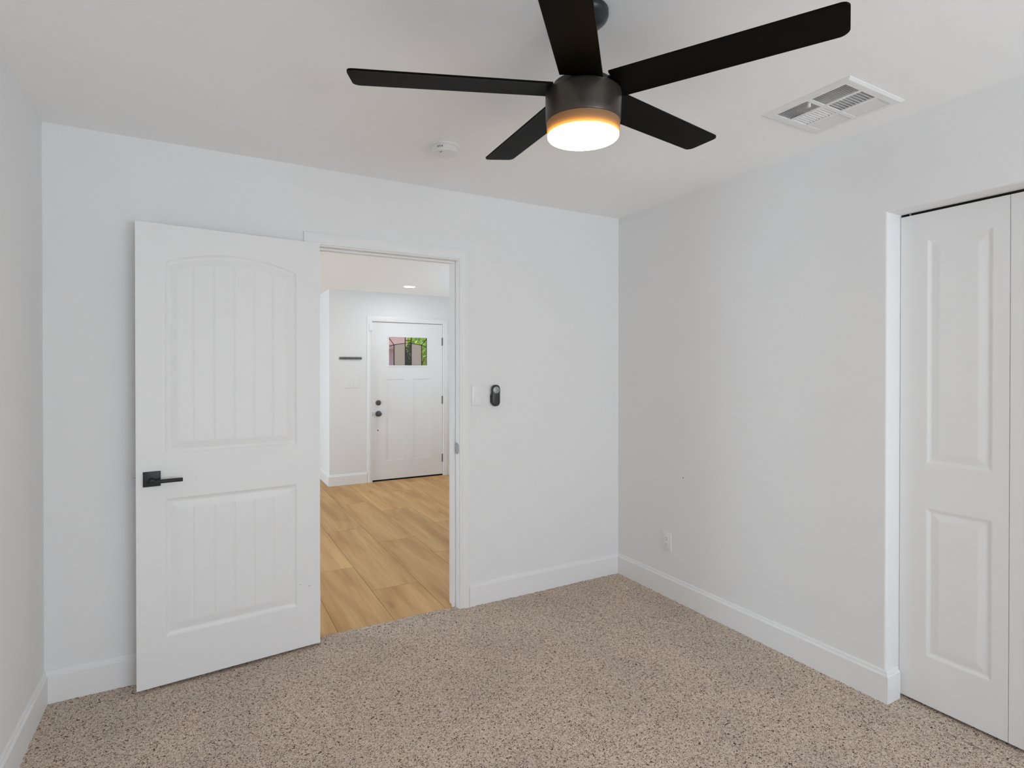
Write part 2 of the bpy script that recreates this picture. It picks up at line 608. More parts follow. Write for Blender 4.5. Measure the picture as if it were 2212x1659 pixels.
# wall behind the camera, with the window that lights the room
WX0, WX1, WZ0, WZ1 = -2.10, -0.10, 0.45, 2.06
bm = bmesh.new()
add_box(bm, XL - 0.12, WX0, YF - 0.13, YF, -0.1, H + 0.1)
add_box(bm, WX1, 0.12, YF - 0.13, YF, -0.1, H + 0.1)
add_box(bm, WX0, WX1, YF - 0.13, YF, -0.1, WZ0)
add_box(bm, WX0, WX1, YF - 0.13, YF, WZ1, H + 0.1)
struct(obj('wall_front', bm, M['wall']), 'white wall behind the camera that holds the window', 'wall')
win = root('window_1', 'white framed sliding window in the wall behind the camera', 'window', ((WX0 + WX1) / 2, YF, WZ0), kind='structure')
cx, cz = (WX0 + WX1) / 2, WZ0
bm = bmesh.new()
hw, hh, fw = (WX1 - WX0) / 2, WZ1 - WZ0, 0.045
for d in ((-hw, -hw + fw, -0.10, -0.03, 0, hh), (hw - fw, hw, -0.10, -0.03, 0, hh), (-hw + fw, hw - fw, -0.10, -0.03, 0, fw),
          (-hw + fw, hw - fw, -0.10, -0.03, hh - fw, hh), (-0.03, 0.03, -0.10, -0.03, fw, hh - fw)):
    add_box(bm, *d)
obj('frame', bm, M['trim'], win)
bm = bmesh.new()
add_box(bm, -hw + fw, -0.03, -0.068, -0.064, fw, hh - fw)
add_box(bm, 0.03, hw - fw, -0.068, -0.064, fw, hh - fw)
obj('pane', bm, M['glass'], win)

# ceiling with the cut-out for the supply register
VX0, VX1, VY0, VY1 = -0.500, -0.176, -1.842, -1.536
bm = bmesh.new()
add_box(bm, XL - 0.12, VX0, YF - 0.13, WT, H, H + 0.12)
add_box(bm, VX1, 0.12, YF - 0.13, WT, H, H + 0.12)
add_box(bm, VX0, VX1, YF - 0.13, VY0, H, H + 0.12)
add_box(bm, VX0, VX1, VY1, WT, H, H + 0.12)
struct(obj('ceiling', bm, M['ceiling']), 'white bedroom ceiling with the fan and vent on it', 'ceiling')


# ------------------------------------------------------------------ baseboards
BASE = [(0, -0.03), (0.014, -0.03), (0.014, 0.112), (0.0115, 0.1165), (0.008, 0.118), (0.007, 0.122), (0.0065, 0.128), (0.004, 0.1325), (0, 0.133)]


def baseboard(name, pts, sides, label, mat=None, dz=0.0):
    """pts: corners of the wall foot; sides: the offset direction (mitred) at each."""
    bm = bmesh.new()
    prof = [(p, q + dz) for p, q in BASE]
    sweep_mitre(bm, prof, pts, sides, (0, 0, 1))
    o = obj(name, bm, mat or M['trim'])
    return struct(o, label, 'baseboard')


CW = 0.063     # casing width
baseboard('baseboard_back', [(XL, 0, 0), (DX0 - CW - 0.008, 0, 0)], [(0.98, -1, 0), (0, -1, 0)], 'white baseboard on the back wall, left of the open door')
baseboard('baseboard_back.001', [(DX1 + CW + 0.006, 0, 0), (0, 0, 0)], [(0, -1, 0), (-0.98, -1, 0)], 'white baseboard on the back wall, right of the doorway')
baseboard('baseboard_left', [(XL, YF, 0), (XL, 0, 0)], [(1, 0, 0), (1, -1, 0)], 'white baseboard along the left wall')
baseboard('baseboard_right', [(0, 0, 0), (0, CY0, 0), (0.085, CY0, 0)], [(-1, -1, 0), (-1, -1, 0), (0, -1, 0)],
          'white baseboard along the right wall, turning into the closet opening')
baseboard('baseboard_front', [(XL, YF, 0), (0, YF, 0)], [(1, 1, 0), (-1, 1, 0)], 'white baseboard on the wall behind the camera')

# ------------------------------------------------------------------ bedroom door frame: casing, jamb and stop
CAS = [(0.0, 0.0), (0.0, 0.008), (0.003, 0.011), (0.008, 0.0115), (0.0105, 0.008), (0.014, 0.0075), (0.020, 0.0125), (0.026, 0.0135), (0.060, 0.0140), (CW, 0.0120), (CW, 0.0)]


def casing(name, x0, x1, zt, zb, y, ny, label, cat='door casing'):
    """casing around an opening on the wall plane y, facing ny (+1/-1)."""
    bm = bmesh.new()
    pts = [(x0, y, zb), (x0, y, zt), (x1, y, zt), (x1, y, zb)]
    sides = [(-1, 0, 0), (-1, 0, 1), (1, 0, 1), (1, 0, 0)]
    sweep_mitre(bm, CAS, pts, sides, (0, ny, 0))
    return struct(obj(name, bm, M['trim'], smooth=50), label, cat)


casing('trim_1', DX0 - 0.005, DX1 + 0.005, DH + 0.006, -0.02, 0.0, -1, 'white moulded casing framing the bedroom side of the doorway')
casing('trim_2', DX0 - 0.005, DX1 + 0.005, DH + 0.006, ZW, WT, 1, 'white casing framing the hall side of the bedroom doorway')
jr = root('trim_3', 'white door jamb lining the open bedroom doorway', 'door jamb', (DX1, 0, 0), kind='structure')
bm = bmesh.new()
add_box(bm, 0.0, 0.017, -0.002, WT + 0.002, -0.06, DH + 0.016)
add_box(bm, DX0 - DX1 - 0.017, DX0 - DX1, -0.002, WT + 0.002, -0.06, DH + 0.016)
add_box(bm, DX0 - DX1, 0.0, -0.002, WT + 0.002, DH, DH + 0.016)
obj('jamb_lining', bm, M['trim'], jr)
bm = bmesh.new()
add_box(bm, -0.011, 0.0, 0.040, 0.076, -0.06, DH, 0.002, 1)
add_box(bm, DX0 - DX1, DX0 - DX1 + 0.011, 0.040, 0.076, -0.06, DH, 0.002, 1)
add_box(bm, DX0 - DX1 + 0.011, -0.011, 0.040, 0.076, DH - 0.011, DH, 0.002, 1)
obj('door_stop', bm, M['trim'], jr)
bm = bmesh.new()
for d in ((0.006, 0.034, 0.958, 0.970), (0.006, 0.034, 0.905, 0.917), (0.006, 0.011, 0.917, 0.958), (0.024, 0.034, 0.917, 0.958)):
    add_box(bm, -0.0025, 0.0005, d[0], d[1], d[2], d[3])
add_box(bm, -0.004, 0.0005, -0.006, 0.006, 0.912, 0.963, 0.001, 1)
sp = obj('strike_plate', bm, M['steel'], jr)
sp['label'] = 'metal strike plate'


# ------------------------------------------------------------------ moulded door slabs (relief computed on a fine grid)
def moulding(d, P):
    xs, ys = zip(*P)
    return np.interp(d, xs, ys)


def rect_in(U, Z, u0, u1, z0, z1):
    return np.minimum(np.minimum(U - u0, u1 - U), np.minimum(Z - z0, z1 - Z))


def arch_in(U, Z, u0, u1, z0, zs, za):
    c = (u0 + u1) / 2
    hwid = (u1 - u0) / 2
    rise = za - zs
    R_ = (hwid * hwid + rise * rise) / (2 * rise)
    zc = za - R_
    d_arc = R_ - np.sqrt((U - c) ** 2 + (Z - zc) ** 2)
    d_arc = np.where(Z > zc, d_arc, 9.0)
    return np.minimum(np.minimum(np.minimum(U - u0, u1 - U), Z - z0), d_arc)


def slab_mesh(name, w, h, t, relief, mat, step=0.003):
    """door slab: local u in [0,w] along +X, z up, relief face at local y=0 facing -Y, body to +Y."""
    nu, nz = int(round(w / step)) + 1, int(round(h / step)) + 1
    us, zs = np.linspace(0, w, nu), np.linspace(0, h, nz)
    U, Z = np.meshgrid(us, zs, indexing='ij')
    D = relief(U, Z)                       # negative = recessed
    V = np.stack([U.ravel(), (-D).ravel(), Z.ravel()], 1)
    i = (np.arange(nu - 1)[:, None] * nz + np.arange(nz - 1)[None, :]).ravel()
    F = np.stack([i, i + nz, i + nz + 1, i + 1], 1)
    b = len(V)
    box = np.array([[0, 0, 0], [w, 0, 0], [w, 0, h], [0, 0, h], [0, t, 0], [w, t, 0], [w, t, h], [0, t, h]], float)
    V = np.concatenate([V, box])
    F = np.concatenate([F, np.array([[0, 4, 5, 1], [1, 5, 6, 2], [2, 6, 7, 3], [3, 7, 4, 0], [4, 7, 6, 5]]) + b])
    me = bpy.data.meshes.new(name)
    me.from_pydata(V.tolist(), [], F.tolist())
    me.materials.append(mat)
    sm = [True] * (len(F) - 5) + [False] * 5
    me.polygons.foreach_set('use_smooth', sm)
    me.update()
    return me


def mesh_child(name, me, parent, loc=(0, 0, 0), rot=(0, 0, 0)):
    o = bpy.data.objects.new(name, me)
    COL.objects.link(o)
    o.parent = parent
    o.location = loc
    o.rotation_euler = rot
    return o


# --- the open bedroom door.  Hinge line at (DHX, DHY); the slab runs to the left, almost flat against the wall
HX, HY = -1.9911, -0.0540
ang = math.radians(-174.85)
dvec = (math.cos(ang), math.sin(ang))
DWID, DHT, DB = 0.776, 2.028, 0.014
Pm = [(-1, 0), (0, 0), (0.003, -0.0040), (0.008, -0.0060), (0.014, -0.0080), (0.018, -0.0080), (0.046, -0.0022), (0.052, -0.0018), (9, -0.0018)]


def bed_relief(U, Z0):
    # U here runs from the free edge (0) to the hinge (w) seen from the room
    Uh = DWID - U
    Z = Z0 + DB
    du = arch_in(Uh, Z, 0.114, 0.667, 1.032, 1.878, 1.932)
    dl = rect_in(Uh, Z, 0.114, 0.667, 0.226, 0.831)
    D = moulding(du, Pm) + moulding(dl, Pm)
    dmax = np.maximum(du, dl)
    for g in (0.561, 0.476, 0.392, 0.307, 0.222):
        gr = np.maximum(0, 1 - np.abs(Uh - g) / 0.0042)
        D = np.where(dmax > 0.050, D - 0.0030 * gr, D)
    return D


door = root('door_1', 'white two-panel arched plank door standing open against the back wall', 'door', (HX, HY, 0), kind='structure')
door.rotation_euler = (0, 0, ang + PI)       # local +X points from free edge to hinge
me = slab_mesh('slab', DWID, DHT, 0.035, bed_relief, M['door'], 0.003)
slab = mesh_child('slab', me, door, (-DWID, 0, DB))
# lever handle with square rose on the room-facing side
ux = -0.718     # local x of the rose centre (distance from the hinge = 0.718)
rose = box_obj('handle_plate', (ux - 0.0325, ux + 0.0325, -0.009, 0.0, 0.8945, 0.9595), M['black_metal'], door, 0.0015, 2)
rose['label'] = 'square black door handle rose'
bm = bmesh.new()
add_lathe(bm, [(0.0105, 0.0), (0.0105, -0.040), (0.009, -0.044)], (ux, -0.008, 0.922), 24, 'y')
mt = Matrix.Rotation(PI / 2, 4, 'Y')
add_lathe(bm, [(0.0075, -0.012), (0.0085, -0.010), (0.0085, 0.112), (0.0075, 0.1135)], (ux, -0.046, 0.920), 20, 'x')
lev = obj('lever', bm, M['black_metal'], door, smooth=40)
lev['label'] = 'black bar lever of the door handle'
# same handle on the other face
bm = bmesh.new()
add_box(bm, ux - 0.0325, ux + 0.0325, 0.035, 0.043, 0.8945, 0.9595)
rb = obj('handle_plate', bm, M['black_metal'], door)
# latch faceplate and bolt on the free edge
bm = bmesh.new()
add_box(bm, -DWID - 0.0015, -DWID + 0.001, 0.006, 0.030, 0.895, 0.955)
add_box(bm, -DWID - 0.007, -DWID, 0.011, 0.023, 0.915, 0.935, 0.002, 1)
obj('latch', bm, M['steel'], door)
for zz in (0.22, 1.02, 1.80):
    bm = bmesh.new()
    add_lathe(bm, [(0.006, -0.045), (0.006, 0.045)], (0.006, 0.041, zz), 16)
    add_box(bm, -0.030, 0.006, 0.0355, 0.0385, zz - 0.045, zz + 0.045)
    obj('hinge', bm, M['trim'], door, smooth=40)
# small scuffs near the hinge edge
bm = bmesh.new()
for (u, z, l, s) in ((0.099, 0.328, 0.007, -0.06), (0.054, 0.314, 0.011, -0.12)):
    p = [(-l / 2, 0), (-l / 6, 0.0012), (l / 3, 0.0008), (l / 2, -0.0003), (0, -0.0010)]
    r0 = [bm.verts.new((-u + a, -0.0006, z + b + s * a)) for a, b in p]
    r1 = [bm.verts.new((-u + a, 0.0004, z + b + s * a)) for a, b in p]
    bm.faces.new(r0)
    for k in range(5):
        bm.faces.new((r0[k], r1[k], r1[(k + 1) % 5], r0[(k + 1) % 5]))
sc_ = obj('scuff_mark', bm, M['mark'], door)
sc_['label'] = 'two small dark scuffs'

# --- closet bifold door, two leaves
LW, LH, LB = 0.3715, 2.040, 0.013
Pc = [(-1, 0), (0, 0), (0.002, -0.0022), (0.011, -0.0062), (0.015, -0.0062), (0.041, -0.0008), (0.044, -0.0004), (9, -0.0004)]


def leaf_relief(U, Z0):
    Z = Z0 + LB
    du = rect_in(U, Z, 0.102, 0.317, 1.016, 1.940)
    dl = rect_in(U, Z, 0.102, 0.317, 0.219, 0.827)
    return moulding(du, Pc) + moulding(dl, Pc)


cd = root('door_2', 'white bifold closet door with raised rectangular panels at the right edge', 'door', (0.101, CY0, 0), kind='structure')
cd.rotation_euler = (0, 0, -PI / 2)       # local +X = world -Y, local -Y = world -X
lm = slab_mesh('door_panel', LW - 0.0015, LH, 0.033, leaf_relief, M['door'], 0.003)
mesh_child('door_panel', lm, cd, (0.002, 0, LB))
mesh_child('door_panel', lm, cd, (LW + 0.0025, 0, LB))
bm = bmesh.new()
add_lathe(bm, [(0.004, 2.05), (0.004, 2.066)], (0.036, 0.006, 0), 12)
pv = obj('pivot_pin', bm, M['steel'], cd, smooth=40)
bm = bmesh.new()
add_box(bm, 0.003, 0.745, 0.006, 0.030, 2.0555, 2.066)
obj('track', bm, M['dark'], cd)


# ------------------------------------------------------------------ ceiling fan
FXc, FYc, FZb = -1.5482, -1.6843, 2.2092
tx, ty, droop = 0.01516, 0.02832, 0.01723
th0 = -1.05229
pitch = -0.11783
nrm = Vector((-tx, -ty, 1)).normalized()
ex = Vector((1, 0, tx)).normalized()
ey = nrm.cross(ex)
TILT = Matrix((ex, ey, nrm)).transposed()
fan = root('ceiling_fan', 'black five-blade ceiling fan with a round lit lamp', 'ceiling fan', (FXc, FYc, H))
zo = H


def F_(bm, prof, seg=64, cap0=True, cap1=True):
    """tilted lathe; heights measured from the blade plane."""
    add_lathe(bm, prof, (0, 0, FZb - zo), seg, 'z', TILT, cap0, cap1)


bm = bmesh.new()
add_lathe(bm, [(0.073, 0.0), (0.073, -0.012), (0.070, -0.020), (0.058, -0.031), (0.043, -0.040), (0.026, -0.047), (0.014, -0.049)], (0, 0, 0), 64)
obj('canopy', bm, M['canopy'], fan, smooth=40)
bm = bmesh.new()
F_(bm, [(0.0125, 0.018), (0.0125, 0.190)], 24)
obj('downrod', bm, M['canopy'], fan, smooth=40)
bm = bmesh.new()
F_(bm, [(0.016, 0.062), (0.030, 0.058), (0.032, 0.030), (0.060, 0.026), (0.088, 0.020), (0.092, 0.012), (0.092, -0.002)], 64)
obj('motor_cap', bm, M['canopy'], fan, smooth=40)
bm = bmesh.new()
F_(bm, [(0.080, 0.0005), (0.1045, -0.0005), (0.1085, -0.004), (0.1100, -0.010), (0.1095, -0.040), (0.1085, -0.070), (0.1078, -0.0845), (0.1068, -0.0872), (0.0965, -0.0873), (0.0965, -0.1190)], 96)  # inner end is an unseen baffle added to grade the ring's glow
obj('motor_housing', bm, M['fan'], fan, smooth=40)
bm = bmesh.new()
F_(bm, [(0.0975, -0.0876), (0.1030, -0.0876), (0.1062, -0.0886), (0.1064, -0.0905), (0.1050, -0.110), (0.1036, -0.1228)], 96, False, False)
ring = obj('light_ring', bm, M['ring'], fan, smooth=40)
ring['label'] = 'bronze ring around the lamp'
bm = bmesh.new()
F_(bm, [(0.0940, -0.1192), (0.0965, -0.1195), (0.1034, -0.1232), (0.1034, -0.1262), (0.1025, -0.1290), (0.1000, -0.1318), (0.092, -0.1335), (0.070, -0.1350), (0.040, -0.1365), (0.010, -0.1370)], 96, False, True)
dif = obj('lamp_diffuser', bm, M['lamp'], fan, smooth=60)
dif['label'] = 'glowing round white lamp diffuser'


def blade_mesh():
    """local: x along radius, y tangential (ccw), z up.  Flat blade with its ccw edge folded up a little."""
    w, R0, R1, t = 0.1200, 0.098, 0.664, 0.0055
    hw_ = w / 2
    off = 0.0039
    fold = 0.024

    def outline():
        pts = [(R0, -hw_)]
        rr = 0.020
        for k in range(9):
            a = -PI / 2 + k * (PI / 2) / 8
            pts.append((R1 - rr + rr * math.cos(a), -hw_ + rr + rr * math.sin(a)))
        rr = 0.022
        for k in range(7):
            a = k * (PI / 2) / 6
            pts.append((R1 - rr + rr * math.cos(a), hw_ - rr + rr * math.sin(a)))
        pts += [(R0, hw_)]
        return pts
    bm = bmesh.new()
    out = outline()
    f = bm.faces.new([bm.verts.new((x, y, 0)) for x, y in out])
    # cut along the fold line
    q0, q1 = Vector((R0, hw_ - 0.028, 0)), Vector((R1, hw_ - 0.004, 0))
    cd_ = (q1 - q0).normalized()
    cn = Vector((-cd_.y, cd_.x, 0))
    bmesh.ops.bisect_plane(bm, geom=bm.verts[:] + bm.edges[:] + bm.faces[:], plane_co=q0, plane_no=cn)
    for v in bm.verts:
        e_ = (v.co - q0).dot(cn)
        if e_ > 1e-5:
            v.co.z -= e_ * 0.17
    r = bmesh.ops.extrude_face_region(bm, geom=bm.faces[:])
    for v in [g for g in r['geom'] if isinstance(g, bmesh.types.BMVert)]:
        v.co.z += t
    for v in bm.verts:
        v.co.y += off
    return bm


def bracket_mesh():
    bm = bmesh.new()
    poly = [(0.060, -0.026), (0.120, -0.032), (0.165, -0.024), (0.175, 0.0), (0.165, 0.022), (0.120, 0.026), (0.060, 0.026)]
    r0 = [bm.verts.new((x, y, 0.0058)) for x, y in poly]
    r1 = [bm.verts.new((x, y, 0.0098)) for x, y in poly]
    n = len(poly)
    bm.faces.new(r0)
    bm.faces.new(r1)
    for k in range(n):
        bm.faces.new((r0[k], r0[(k + 1) % n], r1[(k + 1) % n], r1[k]))
    return bm


bl_me = None
for k in range(5):
    a = th0 + k * 2 * PI / 5
    d = Vector((math.cos(a), math.sin(a), 0))
    t = Vector((-math.sin(a), math.cos(a), 0))

    def lift(v):
        return Vector((v.x, v.y, v.z + tx * v.x + ty * v.y))
    X_ = lift(d) + Vector((0, 0, droop))
    Y_ = lift(t * math.cos(pitch) + Vector((0, 0, math.sin(pitch))))
    X_.normalize()
    Y_ = (Y_ - X_ * X_.dot(Y_)).normalized()
    Z_ = X_.cross(Y_)
    mw = Matrix((X_, Y_, Z_)).transposed().to_4x4()
    mw.translation = Vector((0, 0, FZb - zo + 0.002))
    if bl_me is None:
        b0 = obj('blade', blade_mesh(), M['blade'], fan, smooth=10)
        k0 = obj('blade_bracket', bracket_mesh(), M['canopy'], None)
        bl_me, br_me = b0.data, k0.data
        blade, brk = b0, k0
    else:
        blade = bpy.data.objects.new('blade', bl_me)
        COL.objects.link(blade)
        blade.parent = fan
        brk = bpy.data.objects.new('blade_bracket', br_me)
        COL.objects.link(brk)
    blade.matrix_local = mw
    brk.parent = blade
    brk.matrix_parent_inverse = Matrix.Identity(4)


# ------------------------------------------------------------------ smoke detector
sm = root('smoke_detector', 'round white smoke detector on the ceiling left of the fan', 'smoke detector', (-1.527, -0.583, H))
bm = bmesh.new()
add_lathe(bm, [(0.068, 0.0), (0.068, -0.006), (0.066, -0.009), (0.060, -0.010)], seg=64)
obj('base', bm, M['plastic'], sm, smooth=40)
bm = bmesh.new()
add_lathe(bm, [(0.0590, -0.009), (0.0605, -0.013), (0.0600, -0.030), (0.056, -0.036), (0.045, -0.039), (0.020, -0.0405), (0.004, -0.0407)], seg=64)
obj('cover', bm, M['plastic'], sm, smooth=40)
bm = bmesh.new()
for k in range(3):
    a = math.radians(218 + 9 * k)
    mt = Matrix.Translation((0.0598 * math.cos(a), 0.0598 * math.sin(a), -0.021)) @ Matrix.Rotation(a, 4, 'Z')
    vs_ = add_box(bm, -0.001, 0.0012, -0.0022, 0.0022, -0.004, 0.004)
    for v in vs_:
        v.co = mt @ v.co
obj('sounder_slot', bm, M['mark'], sm)
bm = bmesh.new()
vv = add_box(bm, -0.0075, 0.0075, -0.0018, 0.0018, -0.0395, -0.0382)
for v in vv:
    v.co = Matrix.Translation((-0.030, -0.026, -0.0006)) @ Matrix.Rotation(math.radians(-60), 4, 'Z') @ v.co
obj('test_slot', bm, M['mark'], sm)

# ------------------------------------------------------------------ ceiling register (four-way)
vt = root('ceiling_vent', 'white square four-way air vent in the ceiling near the right wall', 'air vent', (-0.340, -1.688, H))
vx, vy = -0.340, -1.688


def vbox(bm, x0, x1, y0, y1, z0, z1):
    return add_box(bm, x0 - vx, x1 - vx, y0 - vy, y1 - vy, z0 - H, z1 - H)


OX0, OX1, OY0, OY1 = -0.522, -0.158, -1.864, -1.512
A0, A1_, B0, B1_, C0, C1_ = -0.487, -0.397, -0.384, -0.293, -0.279, -0.190
Y0, Y1, Ym0, Ym1 = -1.829, -1.552, -1.698, -1.682
bm = bmesh.new()
zf0, zf1 = H - 0.008, H - 0.0045
vbox(bm, OX0 + 0.010, OX1 - 0.010, OY0 + 0.010, Y0, zf0, zf1)
vbox(bm, OX0 + 0.010, OX1 - 0.010, Y1, OY1 - 0.010, zf0, zf1)
vbox(bm, OX0 + 0.010, A0, Y0, Y1, zf0, zf1)
vbox(bm, C1_, OX1 - 0.010, Y0, Y1, zf0, zf1)
vbox(bm, A1_, B0, Y0, Y1, zf0, zf1)
vbox(bm, B1_, C0, Y0, Y1, zf0, zf1)
for (a, b) in ((A0, A1_), (B0, B1_), (C0, C1_)):
    vbox(bm, a, b, Ym0, Ym1, zf0, zf1)
# sloped rim down from the ceiling
po = [(OX0, OY0), (OX1, OY0), (OX1, OY1), (OX0, OY1)]
pi_ = [(OX0 + 0.010, OY0 + 0.010), (OX1 - 0.010, OY0 + 0.010), (OX1 - 0.010, OY1 - 0.010), (OX0 + 0.010, OY1 - 0.010)]
r0 = [bm.verts.new((x - vx, y - vy, 0)) for x, y in po]
r1 = [bm.verts.new((x - vx, y - vy, -0.008)) for x, y in pi_]
r2 = [bm.verts.new((x - vx, y - vy, -0.002)) for x, y in po]
for k in range(4):
    bm.faces.new((r0[k], r0[(k + 1) % 4], r2[(k + 1) % 4], r2[k]))
    bm.faces.new((r2[k], r2[(k + 1) % 4], r1[(k + 1) % 4], r1[k]))
obj('frame', bm, M['plastic'], vt)


def slat(bm, c, along, half, tilt_dir, w=0.0160, t=0.0009):
    """thin slat: centre c, running along 'x' or 'y' for +-half; lower edge towards tilt_dir (+-1)."""
    e = Vector((1, 0, 0)) if along == 'x' else Vector((0, 1, 0))
    s = Vector((0, 1, 0)) if along == 'x' else Vector((1, 0, 0))
    d = (s * tilt_dir * 0.82 + Vector((0, 0, -0.57))).normalized()
    n = e.cross(d).normalized()
    c = Vector(c) - Vector((vx, vy, H))
    vs_ = []
    for a in (-1, 1):
        for b in (-1, 1):
            for q in (-1, 1):
                vs_.append(bm.verts.new(c + e * half * a + d * (w / 2) * b + n * (t / 2) * q))
    for f in ((0, 1, 3, 2), (4, 6, 7, 5), (0, 4, 5, 1), (2, 3, 7, 6), (0, 2, 6, 4), (1, 5, 7, 3)):
        bm.faces.new([vs_[i] for i in f])


def bank(x0, x1, y0, y1, along, tilt, n):
    bm = bmesh.new()
    for k in range(n):
        f = (k + 0.5) / n
        if along == 'y':
            slat(bm, (x0 + (x1 - x0) * f, (y0 + y1) / 2, H - 0.0015), 'y', (y1 - y0) / 2 + 0.001, tilt)
        else:
            slat(bm, ((x0 + x1) / 2, y0 + (y1 - y0) * f, H - 0.0015), 'x', (x1 - x0) / 2 + 0.001, tilt)
    return obj('slat_bank', bm, M['plastic'], vt)


for (a, b) in ((Y0, Ym0), (Ym1, Y1)):
    bank(A0, A1_, a, b, 'y', -1, 7)
    bank(C0, C1_, a, b, 'y', 1, 7)
bank(B0, B1_, Y0, Ym0, 'x', -1, 10)
bank(B0, B1_, Ym1, Y1, 'x', 1, 10)
bm = bmesh.new()
vbox(bm, VX0 + 0.001, VX0 + 0.004, VY0 + 0.001, VY1 - 0.001, H + 0.001, H + 0.018)
vbox(bm, VX1 - 0.004, VX1 - 0.001, VY0 + 0.001, VY1 - 0.001, H + 0.001, H + 0.018)
vbox(bm, VX0 + 0.004, VX1 - 0.004, VY0 + 0.001, VY0 + 0.004, H + 0.001, H + 0.018)
vbox(bm, VX0 + 0.004, VX1 - 0.004, VY1 - 0.004, VY1 - 0.001, H + 0.001, H + 0.018)
vbox(bm, VX0 + 0.001, VX1 - 0.001, VY0 + 0.001, VY1 - 0.001, H + 0.018, H + 0.022)  # white plate set low, added to lighten the gaps between the slats
obj('duct', bm, M['duct'], vt)
bm = bmesh.new()
vbox(bm, -0.468, -0.460, -1.680, -1.672, H - 0.022, H - 0.006)
obj('damper_lever', bm, M['plastic'], vt)

# ------------------------------------------------------------------ things on the back wall
ls = root('light_switch', 'white rocker light switch on the back wall, right of the doorway', 'light switch', (-1.081, 0, 1.247))
box_obj('plate', (-0.037, 0.037, -0.006, 0.0, -0.0595, 0.0595), M['plastic'], ls, 0.002, 2)
bm = bmesh.new()
v = add_box(bm, -0.0165, 0.0165, -0.0085, -0.005, -0.033, 0.033)
for q in v:
    if q.co.y < -0.007 and q.co.z > 0:
        q.co.y += 0.002
obj('rocker', bm, M['plastic'], ls)

# fan remote in its wall cradle
RX, RZ = -0.966, 1.245


def capsule(n, w, h, taper=0.0):
    pts = []
    r = w / 2
    for k in range(n):
        a = 2 * PI * k / n
        x = r * math.copysign(abs(math.cos(a)) ** 0.85, math.cos(a))
        z = r * math.copysign(abs(math.sin(a)) ** 0.85, math.sin(a)) + math.copysign(h / 2 - r, math.sin(a))
        pts.append((x * (1 + taper * z / h), z))
    return pts


def capsule_solid(bm, layers, n=40, cx=0.0, cz=0.0):
    rings = []
    for (w, h, y) in layers:
        rings.append([bm.verts.new((cx + x, y, cz + z)) for x, z in capsule(n, w, h)])
    for a, b in zip(rings[:-1], rings[1:]):
        for k in range(n):
            bm.faces.new((a[k], a[(k + 1) % n], b[(k + 1) % n], b[k]))
    bm.faces.new(rings[0])
    bm.faces.new(rings[-1])


cr = tag(obj('remote_cradle', (lambda bm: (capsule_solid(bm, [(0.054, 0.076, 0.0), (0.060, 0.080, -0.003), (0.060, 0.080, -0.010), (0.057, 0.076, -0.0115)], cz=-0.018), bm)[1])(bmesh.new()),
             M['rubber'], smooth=40), 'black plastic cradle on the wall holding the fan remote', 'wall cradle')
cr.location = (RX, 0, RZ)
rm = root('fan_remote', 'black oval fan remote with a silver button disc, held on the back wall', 'remote control', (RX, 0, RZ))
bm = bmesh.new()
capsule_solid(bm, [(0.046, 0.116, -0.0120), (0.054, 0.126, -0.0145), (0.056, 0.129, -0.0190), (0.055, 0.128, -0.0235), (0.049, 0.121, -0.0270), (0.034, 0.106, -0.0285)])
obj('body', bm, M['rubber'], rm, smooth=50)
bm = bmesh.new()
add_lathe(bm, [(0.0205, -0.025), (0.0205, -0.0295), (0.0190, -0.0305)], (0.0, 0, 0.034), 40, 'y')
pad = obj('button_disc', bm, M['silver'], rm, smooth=40)
pad['label'] = 'silver round button disc'
bm = bmesh.new()
for (x, z, w, h) in ((0, 0.034 + 0.0125, 0.010, 0.0018), (0, 0.034 - 0.0125, 0.002, 0.006), (-0.0125, 0.034, 0.002, 0.006), (0.0125, 0.034, 0.002, 0.006),
                     (-0.005, 0.0345, 0.006, 0.0016), (0.005, 0.0335, 0.006, 0.0016), (0, 0.034 + 0.0065, 0.006, 0.0014), (0, 0.034 - 0.0065, 0.002, 0.0022)):
    add_box(bm, x - w / 2, x + w / 2, -0.0311, -0.0300, z - h / 2, z + h / 2)
mk = obj('button_marking', bm, M['mark'], pad)
mk.parent = pad

# outlet on the right wall
ol = root('wall_outlet', 'white double power outlet low on the right wall', 'power outlet', (0, -0.463, 0.336))
ol.rotation_euler = (0, 0, -PI / 2)       # local -Y = world -X
box_obj('plate', (-0.037, 0.037, -0.006, 0.0, -0.0595, 0.0595), M['plastic'], ol, 0.002, 2)
for s in (-1, 1):
    bm = bmesh.new()
    v = [(x, z) for x, z in capsule(28, 0.030, 0.034)]
    r0 = [bm.verts.new((x, -0.005, z + s * 0.0195)) for x, z in v]
    r1 = [bm.verts.new((x, -0.0072, z + s * 0.0195)) for x, z in v]
    bm.faces.new(r1)
    for k in range(28):
        bm.faces.new((r0[k], r0[(k + 1) % 28], r1[(k + 1) % 28], r1[k]))
    rc = obj('receptacle', bm, M['plastic'], ol)
    bm = bmesh.new()
    for (x, w, h, z) in ((-0.0065, 0.0018, 0.0075, 0.004), (0.0065, 0.0018, 0.0065, 0.004), (0.0, 0.0045, 0.0045, -0.008)):
        add_box(bm, x - w / 2, x + w / 2, -0.0075, -0.0068, s * 0.0195 + z - h / 2, s * 0.0195 + z + h / 2)
    obj('slot', bm, M['slot'], rc)
bm = bmesh.new()
add_lathe(bm, [(0.0030, -0.005), (0.0030, -0.0072), (0.0022, -0.0078)], (0, 0, 0), 16, 'y')
obj('screw', bm, M['plastic'], ol, smooth=40)

